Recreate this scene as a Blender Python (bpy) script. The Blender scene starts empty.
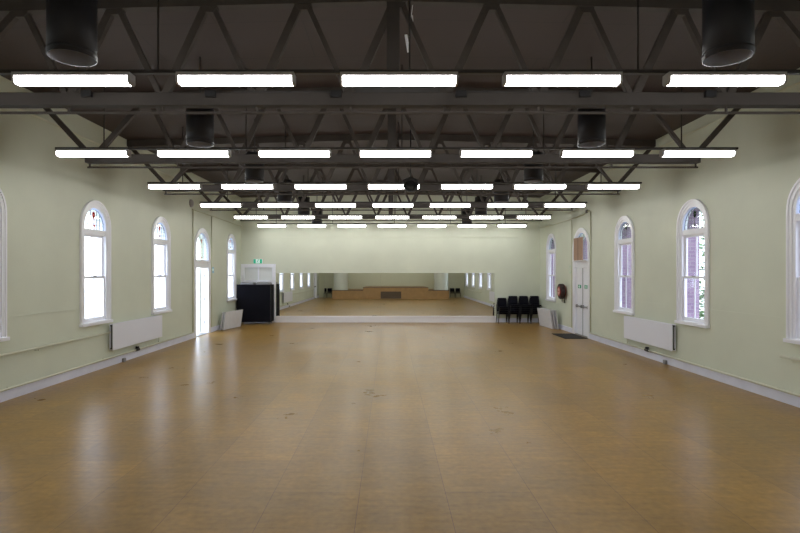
import bpy, bmesh, math, random
from mathutils import Vector, Matrix
PI = math.pi
random.seed(7)
scn = bpy.context.scene
C = scn.collection

# ------------------------------------------------------------------ sizes of the hall
XL, XR = -6.62, 6.71          # inner faces of the side walls
YB = 23.2                     # inner face of the mirror wall
YE, YS = -0.5, -3.2           # end wall beside the stage, back of the stage
ZW, ZA = 5.55, 5.72           # ceiling at the walls and at the ridge
XC = 0.045
BAY = 3.34
CAMZ = 2.2

# ------------------------------------------------------------------ materials
def nt(name):
    m = bpy.data.materials.new(name); m.use_nodes = True
    return m, m.node_tree, m.node_tree.nodes['Principled BSDF']

def P(name, col, rough=0.5, metal=0.0, spec=0.5, emit=None, estr=0.0, vary=0.0, vscale=6.0, bump=0.0, bscale=60.0):
    m, t, b = nt(name)
    b.inputs['Base Color'].default_value = (*col, 1)
    b.inputs['Roughness'].default_value = rough
    b.inputs['Metallic'].default_value = metal
    b.inputs['Specular IOR Level'].default_value = spec
    if emit:
        b.inputs['Emission Color'].default_value = (*emit, 1)
        b.inputs['Emission Strength'].default_value = estr
    if vary or bump:
        tc = t.nodes.new('ShaderNodeTexCoord')
    if vary:
        n = t.nodes.new('ShaderNodeTexNoise'); n.inputs['Scale'].default_value = vscale
        n.inputs['Detail'].default_value = 5
        t.links.new(tc.outputs['Object'], n.inputs['Vector'])
        r = t.nodes.new('ShaderNodeMapRange')
        r.inputs['From Min'].default_value = 0.3; r.inputs['From Max'].default_value = 0.7
        r.inputs['To Min'].default_value = 1 - vary; r.inputs['To Max'].default_value = 1 + vary
        t.links.new(n.outputs['Fac'], r.inputs['Value'])
        mx = t.nodes.new('ShaderNodeVectorMath'); mx.operation = 'SCALE'
        mx.inputs[0].default_value = col
        t.links.new(r.outputs['Result'], mx.inputs['Scale'])
        t.links.new(mx.outputs['Vector'], b.inputs['Base Color'])
    if bump:
        n2 = t.nodes.new('ShaderNodeTexNoise'); n2.inputs['Scale'].default_value = bscale
        n2.inputs['Detail'].default_value = 3
        t.links.new(tc.outputs['Object'], n2.inputs['Vector'])
        bp = t.nodes.new('ShaderNodeBump'); bp.inputs['Strength'].default_value = bump
        bp.inputs['Distance'].default_value = 0.01
        t.links.new(n2.outputs['Fac'], bp.inputs['Height'])
        t.links.new(bp.outputs['Normal'], b.inputs['Normal'])
    return m

def glass(name, tint=(1, 1, 1), refl=0.06):
    m, t, b = nt(name); t.nodes.remove(b)
    out = t.nodes['Material Output']
    tr = t.nodes.new('ShaderNodeBsdfTransparent'); tr.inputs['Color'].default_value = (*tint, 1)
    gl = t.nodes.new('ShaderNodeBsdfGlossy'); gl.inputs['Roughness'].default_value = 0.03
    mx = t.nodes.new('ShaderNodeMixShader'); mx.inputs['Fac'].default_value = refl
    t.links.new(tr.outputs[0], mx.inputs[1]); t.links.new(gl.outputs[0], mx.inputs[2])
    t.links.new(mx.outputs[0], out.inputs['Surface'])
    return m

def floor_mat():
    m, t, b = nt('hardboard_floor')
    N, L = t.nodes, t.links
    tc = N.new('ShaderNodeTexCoord')
    mp = N.new('ShaderNodeMapping'); mp.inputs['Rotation'].default_value = (0, 0, PI / 2)
    mp.inputs['Location'].default_value = (0.0, 0.30, 0)
    L.new(tc.outputs['Object'], mp.inputs['Vector'])
    br = N.new('ShaderNodeTexBrick')
    br.offset = 0.5; br.inputs['Scale'].default_value = 1.0
    br.inputs['Brick Width'].default_value = 1.74; br.inputs['Row Height'].default_value = 0.86
    br.inputs['Mortar Size'].default_value = 0.003; br.inputs['Mortar Smooth'].default_value = 0.2
    br.inputs['Color1'].default_value = (0.365, 0.205, 0.044, 1)
    br.inputs['Color2'].default_value = (0.310, 0.176, 0.041, 1)
    br.inputs['Mortar'].default_value = (0.17, 0.09, 0.04, 1)
    br.inputs['Bias'].default_value = 0.0
    L.new(mp.outputs['Vector'], br.inputs['Vector'])
    # blotchy wear
    n1 = N.new('ShaderNodeTexNoise'); n1.inputs['Scale'].default_value = 0.9; n1.inputs['Detail'].default_value = 8
    n1.inputs['Roughness'].default_value = 0.65
    L.new(tc.outputs['Object'], n1.inputs['Vector'])
    r1 = N.new('ShaderNodeMapRange'); r1.inputs['From Min'].default_value = 0.3; r1.inputs['From Max'].default_value = 0.72
    r1.inputs['To Min'].default_value = 0.80; r1.inputs['To Max'].default_value = 1.14
    L.new(n1.outputs['Fac'], r1.inputs['Value'])
    n2 = N.new('ShaderNodeTexNoise'); n2.inputs['Scale'].default_value = 14; n2.inputs['Detail'].default_value = 6
    L.new(tc.outputs['Object'], n2.inputs['Vector'])
    r2 = N.new('ShaderNodeMapRange'); r2.inputs['From Min'].default_value = 0.3; r2.inputs['From Max'].default_value = 0.7
    r2.inputs['To Min'].default_value = 0.86; r2.inputs['To Max'].default_value = 1.14
    L.new(n2.outputs['Fac'], r2.inputs['Value'])
    mu = N.new('ShaderNodeMath'); mu.operation = 'MULTIPLY'
    # brush marks running across the hall
    mp2 = N.new('ShaderNodeMapping'); mp2.inputs['Scale'].default_value = (1.2, 9.0, 1)
    L.new(tc.outputs['Object'], mp2.inputs['Vector'])
    n5 = N.new('ShaderNodeTexNoise'); n5.inputs['Scale'].default_value = 1.6; n5.inputs['Detail'].default_value = 6
    L.new(mp2.outputs['Vector'], n5.inputs['Vector'])
    r5 = N.new('ShaderNodeMapRange'); r5.inputs['From Min'].default_value = 0.3; r5.inputs['From Max'].default_value = 0.7
    r5.inputs['To Min'].default_value = 0.88; r5.inputs['To Max'].default_value = 1.10
    L.new(n5.outputs['Fac'], r5.inputs['Value'])
    m0 = N.new('ShaderNodeMath'); m0.operation = 'MULTIPLY'
    L.new(r1.outputs['Result'], m0.inputs[0]); L.new(r5.outputs['Result'], m0.inputs[1])
    L.new(m0.outputs[0], mu.inputs[0]); L.new(r2.outputs['Result'], mu.inputs[1])
    sc = N.new('ShaderNodeVectorMath'); sc.operation = 'SCALE'
    L.new(br.outputs['Color'], sc.inputs[0]); L.new(mu.outputs[0], sc.inputs['Scale'])
    # greyish scuff patches
    n3 = N.new('ShaderNodeTexNoise'); n3.inputs['Scale'].default_value = 2.3; n3.inputs['Detail'].default_value = 9
    n3.inputs['Roughness'].default_value = 0.75
    L.new(tc.outputs['Object'], n3.inputs['Vector'])
    r3 = N.new('ShaderNodeMapRange'); r3.inputs['From Min'].default_value = 0.42; r3.inputs['From Max'].default_value = 0.78
    r3.inputs['To Min'].default_value = 0.0; r3.inputs['To Max'].default_value = 0.38
    L.new(n3.outputs['Fac'], r3.inputs['Value'])
    mx = N.new('ShaderNodeMix'); mx.data_type = 'RGBA'
    L.new(r3.outputs['Result'], mx.inputs['Factor'])
    L.new(sc.outputs['Vector'], mx.inputs['A']); mx.inputs['B'].default_value = (0.22, 0.165, 0.10, 1)
    L.new(mx.outputs['Result'], b.inputs['Base Color'])
    r4 = N.new('ShaderNodeMapRange'); r4.inputs['From Min'].default_value = 0.3; r4.inputs['From Max'].default_value = 0.7
    r4.inputs['To Min'].default_value = 0.27; r4.inputs['To Max'].default_value = 0.31
    L.new(n1.outputs['Fac'], r4.inputs['Value']); L.new(r4.outputs['Result'], b.inputs['Roughness'])
    b.inputs['Specular IOR Level'].default_value = 0.2
    bp = N.new('ShaderNodeBump'); bp.inputs['Strength'].default_value = 0.05; bp.inputs['Distance'].default_value = 0.002
    n4 = N.new('ShaderNodeTexNoise'); n4.inputs['Scale'].default_value = 30; n4.inputs['Detail'].default_value = 3
    L.new(tc.outputs['Object'], n4.inputs['Vector'])
    L.new(n4.outputs['Fac'], bp.inputs['Height']); L.new(bp.outputs['Normal'], b.inputs['Normal'])
    return m

def ceiling_mat():
    m, t, b = nt('brown_ceiling_boards')
    N, L = t.nodes, t.links
    tc = N.new('ShaderNodeTexCoord')
    br = N.new('ShaderNodeTexBrick'); br.offset = 0.5
    br.inputs['Scale'].default_value = 1.0; br.inputs['Brick Width'].default_value = 2.4
    br.inputs['Row Height'].default_value = 1.2; br.inputs['Mortar Size'].default_value = 0.008
    br.inputs['Color1'].default_value = (0.050, 0.034, 0.031, 1)
    br.inputs['Color2'].default_value = (0.047, 0.031, 0.028, 1)
    br.inputs['Mortar'].default_value = (0.034, 0.025, 0.023, 1)
    L.new(tc.outputs['Object'], br.inputs['Vector'])
    L.new(br.outputs['Color'], b.inputs['Base Color'])
    b.inputs['Roughness'].default_value = 0.7
    return m

def brick_mat():
    m, t, b = nt('red_brick')
    N, L = t.nodes, t.links
    tc = N.new('ShaderNodeTexCoord')
    mp = N.new('ShaderNodeMapping'); mp.inputs['Rotation'].default_value = (PI / 2, 0, 0)
    L.new(tc.outputs['Object'], mp.inputs['Vector'])
    br = N.new('ShaderNodeTexBrick'); br.inputs['Scale'].default_value = 1.0
    br.inputs['Brick Width'].default_value = 0.23; br.inputs['Row Height'].default_value = 0.085
    br.inputs['Mortar Size'].default_value = 0.008
    br.inputs['Color1'].default_value = (0.30, 0.20, 0.30, 1)
    br.inputs['Color2'].default_value = (0.24, 0.16, 0.26, 1)
    br.inputs['Mortar'].default_value = (0.32, 0.28, 0.32, 1)
    L.new(mp.outputs['Vector'], br.inputs['Vector'])
    L.new(br.outputs['Color'], b.inputs['Base Color'])
    b.inputs['Roughness'].default_value = 0.85
    return m

M = {}
M['wall'] = P('cream_green_paint', (0.665, 0.70, 0.58), 0.5, spec=0.3, vary=0.05, vscale=0.8, bump=0.15, bscale=35)
M['white'] = P('white_gloss_paint', (0.88, 0.89, 0.95), 0.32)
M['skirt'] = P('lavender_white_paint', (0.80, 0.83, 0.97), 0.35, vary=0.04, vscale=3)
M['floor'] = floor_mat()
M['ceil'] = ceiling_mat()
M['truss'] = P('dark_brown_truss_paint', (0.062, 0.052, 0.046), 0.7, spec=0.25, vary=0.12, vscale=4)
M['chord'] = P('grey_brown_beam_paint', (0.050, 0.043, 0.039), 0.7, spec=0.25, vary=0.10, vscale=3)
M['rail'] = P('black_brown_rail_paint', (0.030, 0.026, 0.025), 0.5)
M['duct'] = P('charcoal_sheet_metal', (0.022, 0.022, 0.027), 0.55, spec=0.3, vary=0.1)
M['ductin'] = P('grey_duct_lining', (0.33, 0.335, 0.38), 0.6)
M['housing'] = P('grey_lamp_housing', (0.42, 0.41, 0.42), 0.5)
M['diff'] = P('glowing_prismatic_diffuser', (0.8, 0.8, 0.8), 0.4, emit=(1.0, 0.99, 0.96), estr=19.5)
M['black'] = P('black_plastic', (0.012, 0.012, 0.014), 0.45)
M['blackfab'] = P('black_chair_fabric', (0.008, 0.008, 0.013), 0.9, spec=0.1, bump=0.2, bscale=200)
M['blackmetal'] = P('black_metal', (0.02, 0.02, 0.022), 0.35, metal=0.6)
M['case'] = P('black_case_board', (0.006, 0.006, 0.010), 0.8, spec=0.12)
M['grey'] = P('mid_grey_plastic', (0.25, 0.25, 0.26), 0.5)
M['lgrey'] = P('pale_grey_board', (0.60, 0.60, 0.62), 0.45, vary=0.05, vscale=4)
M['tabletop'] = P('off_white_laminate', (0.72, 0.73, 0.78), 0.4, vary=0.04, vscale=5)
M['chrome'] = P('chrome', (0.6, 0.6, 0.6), 0.2, metal=1.0)
M['mirror'] = P('silvered_mirror', (0.90, 0.92, 0.88), 0.0, metal=1.0)
M['pipe'] = P('cream_pipe_paint', (0.68, 0.69, 0.56), 0.35)
M['radiator'] = P('white_radiator_enamel', (0.80, 0.82, 0.91), 0.35)
M['darkgap'] = P('dark_metal_fins', (0.10, 0.10, 0.09), 0.6)
M['red'] = P('red_enamel', (0.33, 0.025, 0.022), 0.4)
M['hose'] = P('black_rubber_hose', (0.03, 0.012, 0.012), 0.5)
M['pink'] = P('faded_pink_label', (0.72, 0.42, 0.36), 0.5)
M['card'] = P('brown_cardboard', (0.40, 0.255, 0.175), 0.8, vary=0.06, vscale=6)
M['mat'] = P('dark_mat_fibre', (0.022, 0.020, 0.019), 0.95, bump=0.5, bscale=150)
M['signgreen'] = P('green_exit_sign_face', (0.02, 0.35, 0.20), 0.4, emit=(0.02, 0.55, 0.32), estr=0.35)
M['signwhite'] = P('white_sign_mark', (0.85, 0.9, 0.88), 0.4, emit=(0.8, 1.0, 0.92), estr=0.35)
M['sticker'] = P('green_sticker', (0.02, 0.30, 0.17), 0.4)
M['signblue'] = P('pale_blue_sign_face', (0.30, 0.58, 0.72), 0.4)
M['palegreen'] = P('pale_green_sign_face', (0.52, 0.66, 0.52), 0.4)
M['lead'] = P('lead_came', (0.14, 0.14, 0.15), 0.5)
M['glass'] = glass('clear_window_glass')
M['fanglass'] = glass('pale_textured_fan_glass', (0.90, 0.93, 0.90), 0.08)
M['fanedge'] = glass('blue_border_glass', (0.78, 0.84, 0.95), 0.06)
M['fanred'] = glass('red_flower_glass', (0.62, 0.16, 0.10), 0.08)
M['fangreen'] = glass('green_leaf_glass', (0.30, 0.42, 0.26), 0.08)
M['frost'] = P('painted_over_pane', (0.74, 0.76, 0.74), 0.35)
M['plinth'] = P('white_plinth_paint', (0.92, 0.92, 0.96), 0.4)
M['stagefront'] = P('varnished_stage_panel', (0.38, 0.22, 0.085), 0.4, vary=0.1, vscale=3)
M['stagedark'] = P('dark_brown_stage_hatch', (0.09, 0.055, 0.03), 0.5)
M['stagefloor'] = P('stage_floor_boards', (0.20, 0.12, 0.06), 0.4, vary=0.1)
M['stagewall'] = P('olive_cream_paint', (0.60, 0.60, 0.44), 0.6)
M['wing'] = P('pale_cream_paint', (0.66, 0.68, 0.58), 0.5)
M['brick'] = brick_mat()
M['leaf'] = P('green_leaves', (0.16, 0.27, 0.12), 0.55, vary=0.35, vscale=3)
M['bark'] = P('tree_bark', (0.12, 0.09, 0.07), 0.9)
M['ground'] = P('pale_concrete_ground', (0.55, 0.54, 0.52), 0.9)

# ------------------------------------------------------------------ geometry helpers
class MB:
    def __init__(s): s.bm = bmesh.new()
    def box(s, x0, x1, y0, y1, z0, z1, bev=0.0, rot=None):
        r = bmesh.ops.create_cube(s.bm, size=1.0)
        vs = r['verts']
        sx, sy, sz = abs(x1 - x0), abs(y1 - y0), abs(z1 - z0)
        c = Vector(((x0 + x1) / 2, (y0 + y1) / 2, (z0 + z1) / 2))
        for v in vs:
            v.co = Vector((v.co.x * sx, v.co.y * sy, v.co.z * sz))
        if bev:
            es = list({e for v in vs for e in v.link_edges})
            bv = bmesh.ops.bevel(s.bm, geom=es, offset=bev, segments=2, affect='EDGES', profile=0.5)
            vs = [v for v in s.bm.verts if v in set(bv['verts'])] or vs
            vs = list({v for f in bv['faces'] for v in f.verts} | {v for v in vs if v.is_valid})
            # every vertex still connected to this box
            seen, stack = set(vs), list(vs)
            while stack:
                v = stack.pop()
                for e in v.link_edges:
                    o = e.other_vert(v)
                    if o not in seen: seen.add(o); stack.append(o)
            vs = list(seen)
        for v in vs:
            v.co = (rot @ v.co if rot else v.co) + c
        return s
    def tube(s, pts, r, n=8, caps=True):
        pts = [Vector(p) for p in pts]; rings = []
        up0 = None
        for i, p in enumerate(pts):
            if i == 0: d = pts[1] - pts[0]
            elif i == len(pts) - 1: d = pts[-1] - pts[-2]
            else: d = (pts[i + 1] - pts[i]).normalized() + (pts[i] - pts[i - 1]).normalized()
            d.normalize()
            if up0 is None:
                up0 = Vector((0, 0, 1)) if abs(d.z) < 0.9 else Vector((1, 0, 0))
            a = d.cross(up0)
            if a.length < 1e-4: a = d.cross(Vector((0, 1, 0)))
            a.normalize(); bvec = a.cross(d).normalized(); up0 = bvec
            rings.append([s.bm.verts.new(p + r * (math.cos(2 * PI * k / n) * a + math.sin(2 * PI * k / n) * bvec)) for k in range(n)])
        for A, B in zip(rings, rings[1:]):
            for k in range(n):
                s.bm.faces.new((A[k], A[(k + 1) % n], B[(k + 1) % n], B[k])).smooth = True
        if caps:
            s.bm.faces.new(rings[0][::-1]); s.bm.faces.new(rings[-1])
        return s
    def bar(s, p, q, w, t, nrm=(0, 1, 0)):
        """flat bar from p to q: width w across, thickness t along nrm"""
        p, q, nrm = Vector(p), Vector(q), Vector(nrm).normalized()
        d = (q - p).normalized(); a = d.cross(nrm).normalized() * (w / 2); b = nrm * (t / 2)
        vs = [s.bm.verts.new(e + i * a + j * b) for e in (p, q) for i, j in ((-1, -1), (1, -1), (1, 1), (-1, 1))]
        for f in ((0, 1, 2, 3), (7, 6, 5, 4), (0, 4, 5, 1), (1, 5, 6, 2), (2, 6, 7, 3), (3, 7, 4, 0)):
            s.bm.faces.new([vs[i] for i in f])
        return s
    def prism(s, poly, fn, d0, d1):
        """extrude a 2-D polygon; fn(u, v, d) -> point"""
        A = [s.bm.verts.new(fn(u, v, d0)) for u, v in poly]
        B = [s.bm.verts.new(fn(u, v, d1)) for u, v in poly]
        s.bm.faces.new(A); s.bm.faces.new(B[::-1])
        n = len(poly)
        for i in range(n):
            s.bm.faces.new((A[i], B[i], B[(i + 1) % n], A[(i + 1) % n]))
        return s
    def band(s, outer, inner, fn, d0, d1, closed=False):
        """strip between two equally long outlines, extruded d0..d1"""
        n = len(outer)
        g = [[s.bm.verts.new(fn(*p, d)) for p in o] for o in (outer, inner) for d in (d0, d1)]
        oa, ob, ia, ib = g
        R = range(n) if closed else range(n - 1)
        for i in R:
            j = (i + 1) % n
            s.bm.faces.new((oa[i], oa[j], ia[j], ia[i])); s.bm.faces.new((ob[i], ib[i], ib[j], ob[j]))
            s.bm.faces.new((oa[i], ob[i], ob[j], oa[j])); s.bm.faces.new((ia[i], ia[j], ib[j], ib[i]))
        if not closed:
            for i in (0, n - 1):
                s.bm.faces.new((oa[i], ia[i], ib[i], ob[i]))
        return s
    def quad(s, *p):
        s.bm.faces.new([s.bm.verts.new(q) for q in p]); return s
    def lathe(s, prof, org, axis, n=24):
        """prof: (radius, distance along axis)"""
        ax = Vector(axis).normalized(); org = Vector(org)
        a = ax.orthogonal().normalized(); b = ax.cross(a)
        rings = []
        for r, h in prof:
            rings.append([s.bm.verts.new(org + ax * h + r * (math.cos(2 * PI * k / n) * a + math.sin(2 * PI * k / n) * b)) for k in range(n)])
        for A, B in zip(rings, rings[1:]):
            for k in range(n):
                s.bm.faces.new((A[k], A[(k + 1) % n], B[(k + 1) % n], B[k]))
        s.bm.faces.new(rings[0][::-1]); s.bm.faces.new(rings[-1])
        return s
    def build(s, name, mat, parent=None, smooth=False, recalc=True):
        if recalc: bmesh.ops.recalc_face_normals(s.bm, faces=s.bm.faces[:])
        me = bpy.data.meshes.new(name); s.bm.to_mesh(me); s.bm.free()
        me.materials.append(mat)
        if smooth:
            for p in me.polygons: p.use_smooth = True
        o = bpy.data.objects.new(name, me); C.objects.link(o)
        if parent:
            o.parent = parent
            o.matrix_parent_inverse = Matrix.Identity(4)
        return o

def tag(o, label, cat, group=None, kind=None):
    o['label'] = label; o['category'] = cat
    if group: o['group'] = group
    if kind: o['kind'] = kind
    return o
def thing(name, label, cat, loc=(0, 0, 0), rz=0.0, group=None, kind=None):
    o = bpy.data.objects.new(name, None); C.objects.link(o)
    o.empty_display_size = 0.1
    o.location = loc; o.rotation_euler = (0, 0, rz)
    return tag(o, label, cat, group, kind)
def kids(o): return [c for c in bpy.data.objects if c.parent == o]
def dup(o, loc=None, rz=None, label=None, parent=None):
    c = o.copy(); C.objects.link(c)
    if parent: c.parent = parent
    if loc is not None: c.location = loc
    if rz is not None: c.rotation_euler = (0, 0, rz)
    if label: c['label'] = label
    for ch in kids(o): dup(ch, parent=c)
    return c
ORD = ['first', 'second', 'third', 'fourth', 'fifth', 'sixth', 'seventh']

# ------------------------------------------------------------------ arches
def arch(hw, z0, zs, n=20):
    """outline from bottom-left up over a round head to bottom-right"""
    pts = [(-hw, z0)]
    pts += [(-hw * math.cos(PI * i / n), zs + hw * math.sin(PI * i / n)) for i in range(n + 1)]
    pts.append((hw, z0))
    return pts

WIN = dict(hw=0.475, z0=1.10, zs=3.235)
DOOR = dict(hw=0.66, z0=0.0, zs=3.0)
BACKDOOR = (-6.50, -5.20, 2.44)
WT = 0.30
left_open = [(15.05 - BAY * 0, WIN), (11.70, WIN), (8.35, WIN), (5.00, WIN), (21.72, WIN), (18.39, DOOR), (1.67, DOOR)]
right_open = [(14.83, WIN), (11.49, WIN), (8.15, WIN), (4.81, WIN), (21.53, WIN), (18.2, DOOR), (1.47, WIN)]

def side_wall(name, x, sgn, opens, label):
    m = MB(); xo = x + sgn * WT
    ys = YS - 0.3; top = ZW + 0.1
    def panel(xx):
        cur = ys
        for yc, d in sorted(opens, key=lambda t: t[0]):
            hw, z0, zs = d['hw'], d['z0'], d['zs']
            m.quad((xx, cur, 0), (xx, yc - hw, 0), (xx, yc - hw, top), (xx, cur, top))
            if z0 > 0: m.quad((xx, yc - hw, 0), (xx, yc + hw, 0), (xx, yc + hw, z0), (xx, yc - hw, z0))
            a = arch(hw, z0, zs)[1:-1]
            for (u, v), (u2, v2) in zip(a, a[1:]):
                m.quad((xx, yc + u, v), (xx, yc + u2, v2), (xx, yc + u2, top), (xx, yc + u, top))
            cur = yc + hw
        m.quad((xx, cur, 0), (xx, YB + 0.3, 0), (xx, YB + 0.3, top), (xx, cur, top))
    panel(x); panel(xo)
    for yc, d in opens:
        o = arch(d['hw'], d['z0'], d['zs'])
        for (u, v), (u2, v2) in zip(o, o[1:]):
            m.quad((x, yc + u, v), (x, yc + u2, v2), (xo, yc + u2, v2), (xo, yc + u, v))
        z0 = d['z0']
        m.quad((x, yc - d['hw'], z0), (x, yc + d['hw'], z0), (xo, yc + d['hw'], z0), (xo, yc - d['hw'], z0))
    m.quad((x, ys, top), (xo, ys, top), (xo, YB + 0.3, top), (x, YB + 0.3, top))
    bmesh.ops.remove_doubles(m.bm, verts=m.bm.verts[:], dist=0.0005)
    o = m.build(name, M['wall'])
    return tag(o, label, 'wall', kind='structure')

side_wall('wall_left', XL, -1, left_open, 'cream green side wall with bright white windows and open door')
side_wall('wall_right', XR, 1, right_open, 'cream green side wall with bluish windows and fire hose reel')

# back wall with the doorway in its left end
m = MB()
bx0, bx1, bz = BACKDOOR
def zc(x): return ZA - (ZA - ZW) * abs(x - XC) / (XR - XC)
for yy in (YB, YB + 0.3):
    m.quad((XL, yy, 0), (bx0, yy, 0), (bx0, yy, 5.9), (XL, yy, 5.9))
    m.quad((bx0, yy, bz), (bx1, yy, bz), (bx1, yy, 5.9), (bx0, yy, 5.9))
    m.quad((bx1, yy, 0), (XR, yy, 0), (XR, yy, 5.9), (bx1, yy, 5.9))
for a, b in (((bx0, 0), (bx0, bz)), ((bx0, bz), (bx1, bz)), ((bx1, bz), (bx1, 0))):
    m.quad((a[0], YB, a[1]), (b[0], YB, b[1]), (b[0], YB + 0.3, b[1]), (a[0], YB + 0.3, a[1]))
bmesh.ops.remove_doubles(m.bm, verts=m.bm.verts[:], dist=0.0005)
tag(m.build('wall_back', M['wall']), 'cream green far wall carrying the long mirror', 'wall', kind='structure')

# end wall behind the camera: two returns beside the stage and the stage recess
SX0, SX1 = -4.9, 5.1
m = MB()
m.box(XL, SX0, YE - 0.2, YE, 0, 5.9).box(SX1, XR, YE - 0.2, YE, 0, 5.9)
m.box(SX0 - 0.2, SX0, YS, YE - 0.2, 0, 5.9).box(SX1, SX1 + 0.2, YS, YE - 0.2, 0, 5.9)
m.box(SX0 - 0.2, SX1 + 0.2, YS - 0.2, YS, 0, 5.9)
tag(m.build('wall_front', M['stagewall']), 'olive cream end wall and stage recess seen in the mirror', 'wall', kind='structure')

m = MB(); m.box(XL - 0.1, XR + 0.1, YS - 0.3, YB + 0.1, -0.2, 0)
tag(m.build('floor', M['floor']), 'worn brown hardboard sheet floor with a dull shine', 'floor', kind='structure')
m = MB()
A = [(XL - 0.35, ZW), (XC, ZA), (XR + 0.35, ZW)]
m.prism(A + [(XR + 0.35, ZA + 0.25), (XL - 0.35, ZA + 0.25)], lambda u, v, d: (u, d, v), YS - 0.35, YB + 0.35)
tag(m.build('ceiling', M['ceil']), 'low pitched dark brown ceiling above the trusses', 'ceiling', kind='structure')

# skirting boards, in runs between the doorways
def runs(opens, y0, y1):
    cur = y0; out = []
    for yc, d in sorted(opens, key=lambda t: t[0]):
        if d is DOOR:
            out.append((cur, yc - 0.79)); cur = yc + 0.79
    out.append((cur, y1)); return out
m = MB()
for a, b in runs(left_open, YE, YB): m.box(XL, XL + 0.025, a, b, 0, 0.185, 0.006)
tag(m.build('baseboard_left', M['skirt']), 'lavender white skirting board along the window wall on the left', 'skirting board', kind='structure')
m = MB()
for a, b in runs(right_open, YE, YB): m.box(XR - 0.025, XR, a, b, 0, 0.185, 0.006)
tag(m.build('baseboard_right', M['skirt']), 'lavender white skirting board along the wall with the hose reel', 'skirting board', kind='structure')
m = MB(); m.box(4.78, XR - 0.03, YB - 0.025, YB, 0, 0.185, 0.006)
tag(m.build('baseboard_back', M['skirt']), 'short white skirting board behind the stacked black chairs', 'skirting board', kind='structure')
# mirror plinth
m = MB(); m.box(-5.06, 4.77, YB - 0.09, YB, 0, 0.25).box(-5.06, 4.78, YB - 0.12, YB, 0.25, 0.28, 0.006)
tag(m.build('trim_1', M['plinth']), 'white plinth running under the long mirror', 'plinth', kind='structure')
# slim dado bead on the side walls
for k, (x, s, op, lab) in enumerate(((XL, 1, left_open, 'faint painted dado bead between the left windows'), (XR, -1, right_open, 'faint painted dado bead between the right windows'))):
    m = MB(); cur = YE
    for yc, d in sorted(op, key=lambda t: t[0]) + [(YB + 0.6, WIN)]:
        e = yc - d['hw'] - 0.14
        m.box(x, x + s * 0.010, cur, min(e, YB), 1.420, 1.440); cur = yc + d['hw'] + 0.14
    tag(m.build('trim_%d' % (k + 2), M['wall']), lab, 'trim', kind='structure')

# ------------------------------------------------------------------ windows
def wallfn(side, yc):
    x = XL if side < 0 else XR
    # u along the wall, v up, d into the room (positive) or into the wall (negative)
    return lambda u, v, d: (x - side * d, yc + u, v)

def fan(parent, fn, hw, z0, zs, d, motif):
    """leaded glass above the transom: blue border, clear field, flower"""
    o = arch(hw, z0, zs); i1 = arch(hw - 0.035, z0 + 0.001, zs)
    m = MB(); m.band(o, i1, fn, d, d - 0.006); m.build('border_glass', M['fanedge'], parent)
    m = MB(); m.prism(i1, fn, d, d - 0.006); p = m.build('fan_pane', M['fanglass'], parent)
    m = MB(); t = 0.006
    def line(a, b, w=0.007):
        m.bar(fn(*a, d + 0.004), fn(*b, d + 0.004), w, 0.012, Vector(fn(0, 0, 1)) - Vector(fn(0, 0, 0)))
    top = lambda u: zs + math.sqrt(max(0, (hw - 0.035) ** 2 - u * u))
    for u in (-0.24, -0.12, 0.12, 0.24):
        if abs(u) < hw - 0.08: line((u, z0), (u, top(u)))
    v = z0 + 0.11
    while v < zs + hw - 0.1:
        w = hw - 0.035 if v < zs else math.sqrt(max(0, (hw - 0.035) ** 2 - (v - zs) ** 2))
        line((-w, v), (w, v), 0.005); v += 0.11
    for k in range(len(i1) - 1):
        line(i1[k], i1[k + 1])
    m.build('lead_lines', M['lead'], parent)
    zm = z0 + 0.72 * (zs + hw - 0.035 - z0)
    m = MB()
    m.prism([(-0.055, zm), (-0.03, zm - 0.06), (0, zm - 0.08), (0.03, zm - 0.06), (0.055, zm), (0.045, zm + 0.06), (0, zm + 0.085), (-0.045, zm + 0.06)], fn, d + 0.006, d + 0.001)
    m.build('flower_motif', M[motif], parent)
    m = MB(); m.prism([(-0.014, z0), (0.014, z0), (0.010, zm - 0.07), (-0.010, zm - 0.07)], fn, d + 0.0125, d + 0.011)
    m.prism([(0.01, z0 + 0.05), (0.07, z0 + 0.12), (0.01, z0 + 0.10)], fn, d + 0.0125, d + 0.011)
    m.prism([(-0.01, z0 + 0.05), (-0.07, z0 + 0.12), (-0.01, z0 + 0.10)], fn, d + 0.0125, d + 0.011)
    m.build('stem_motif', M['fanred'] if motif == 'fanred' else M['lead'], parent)

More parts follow.
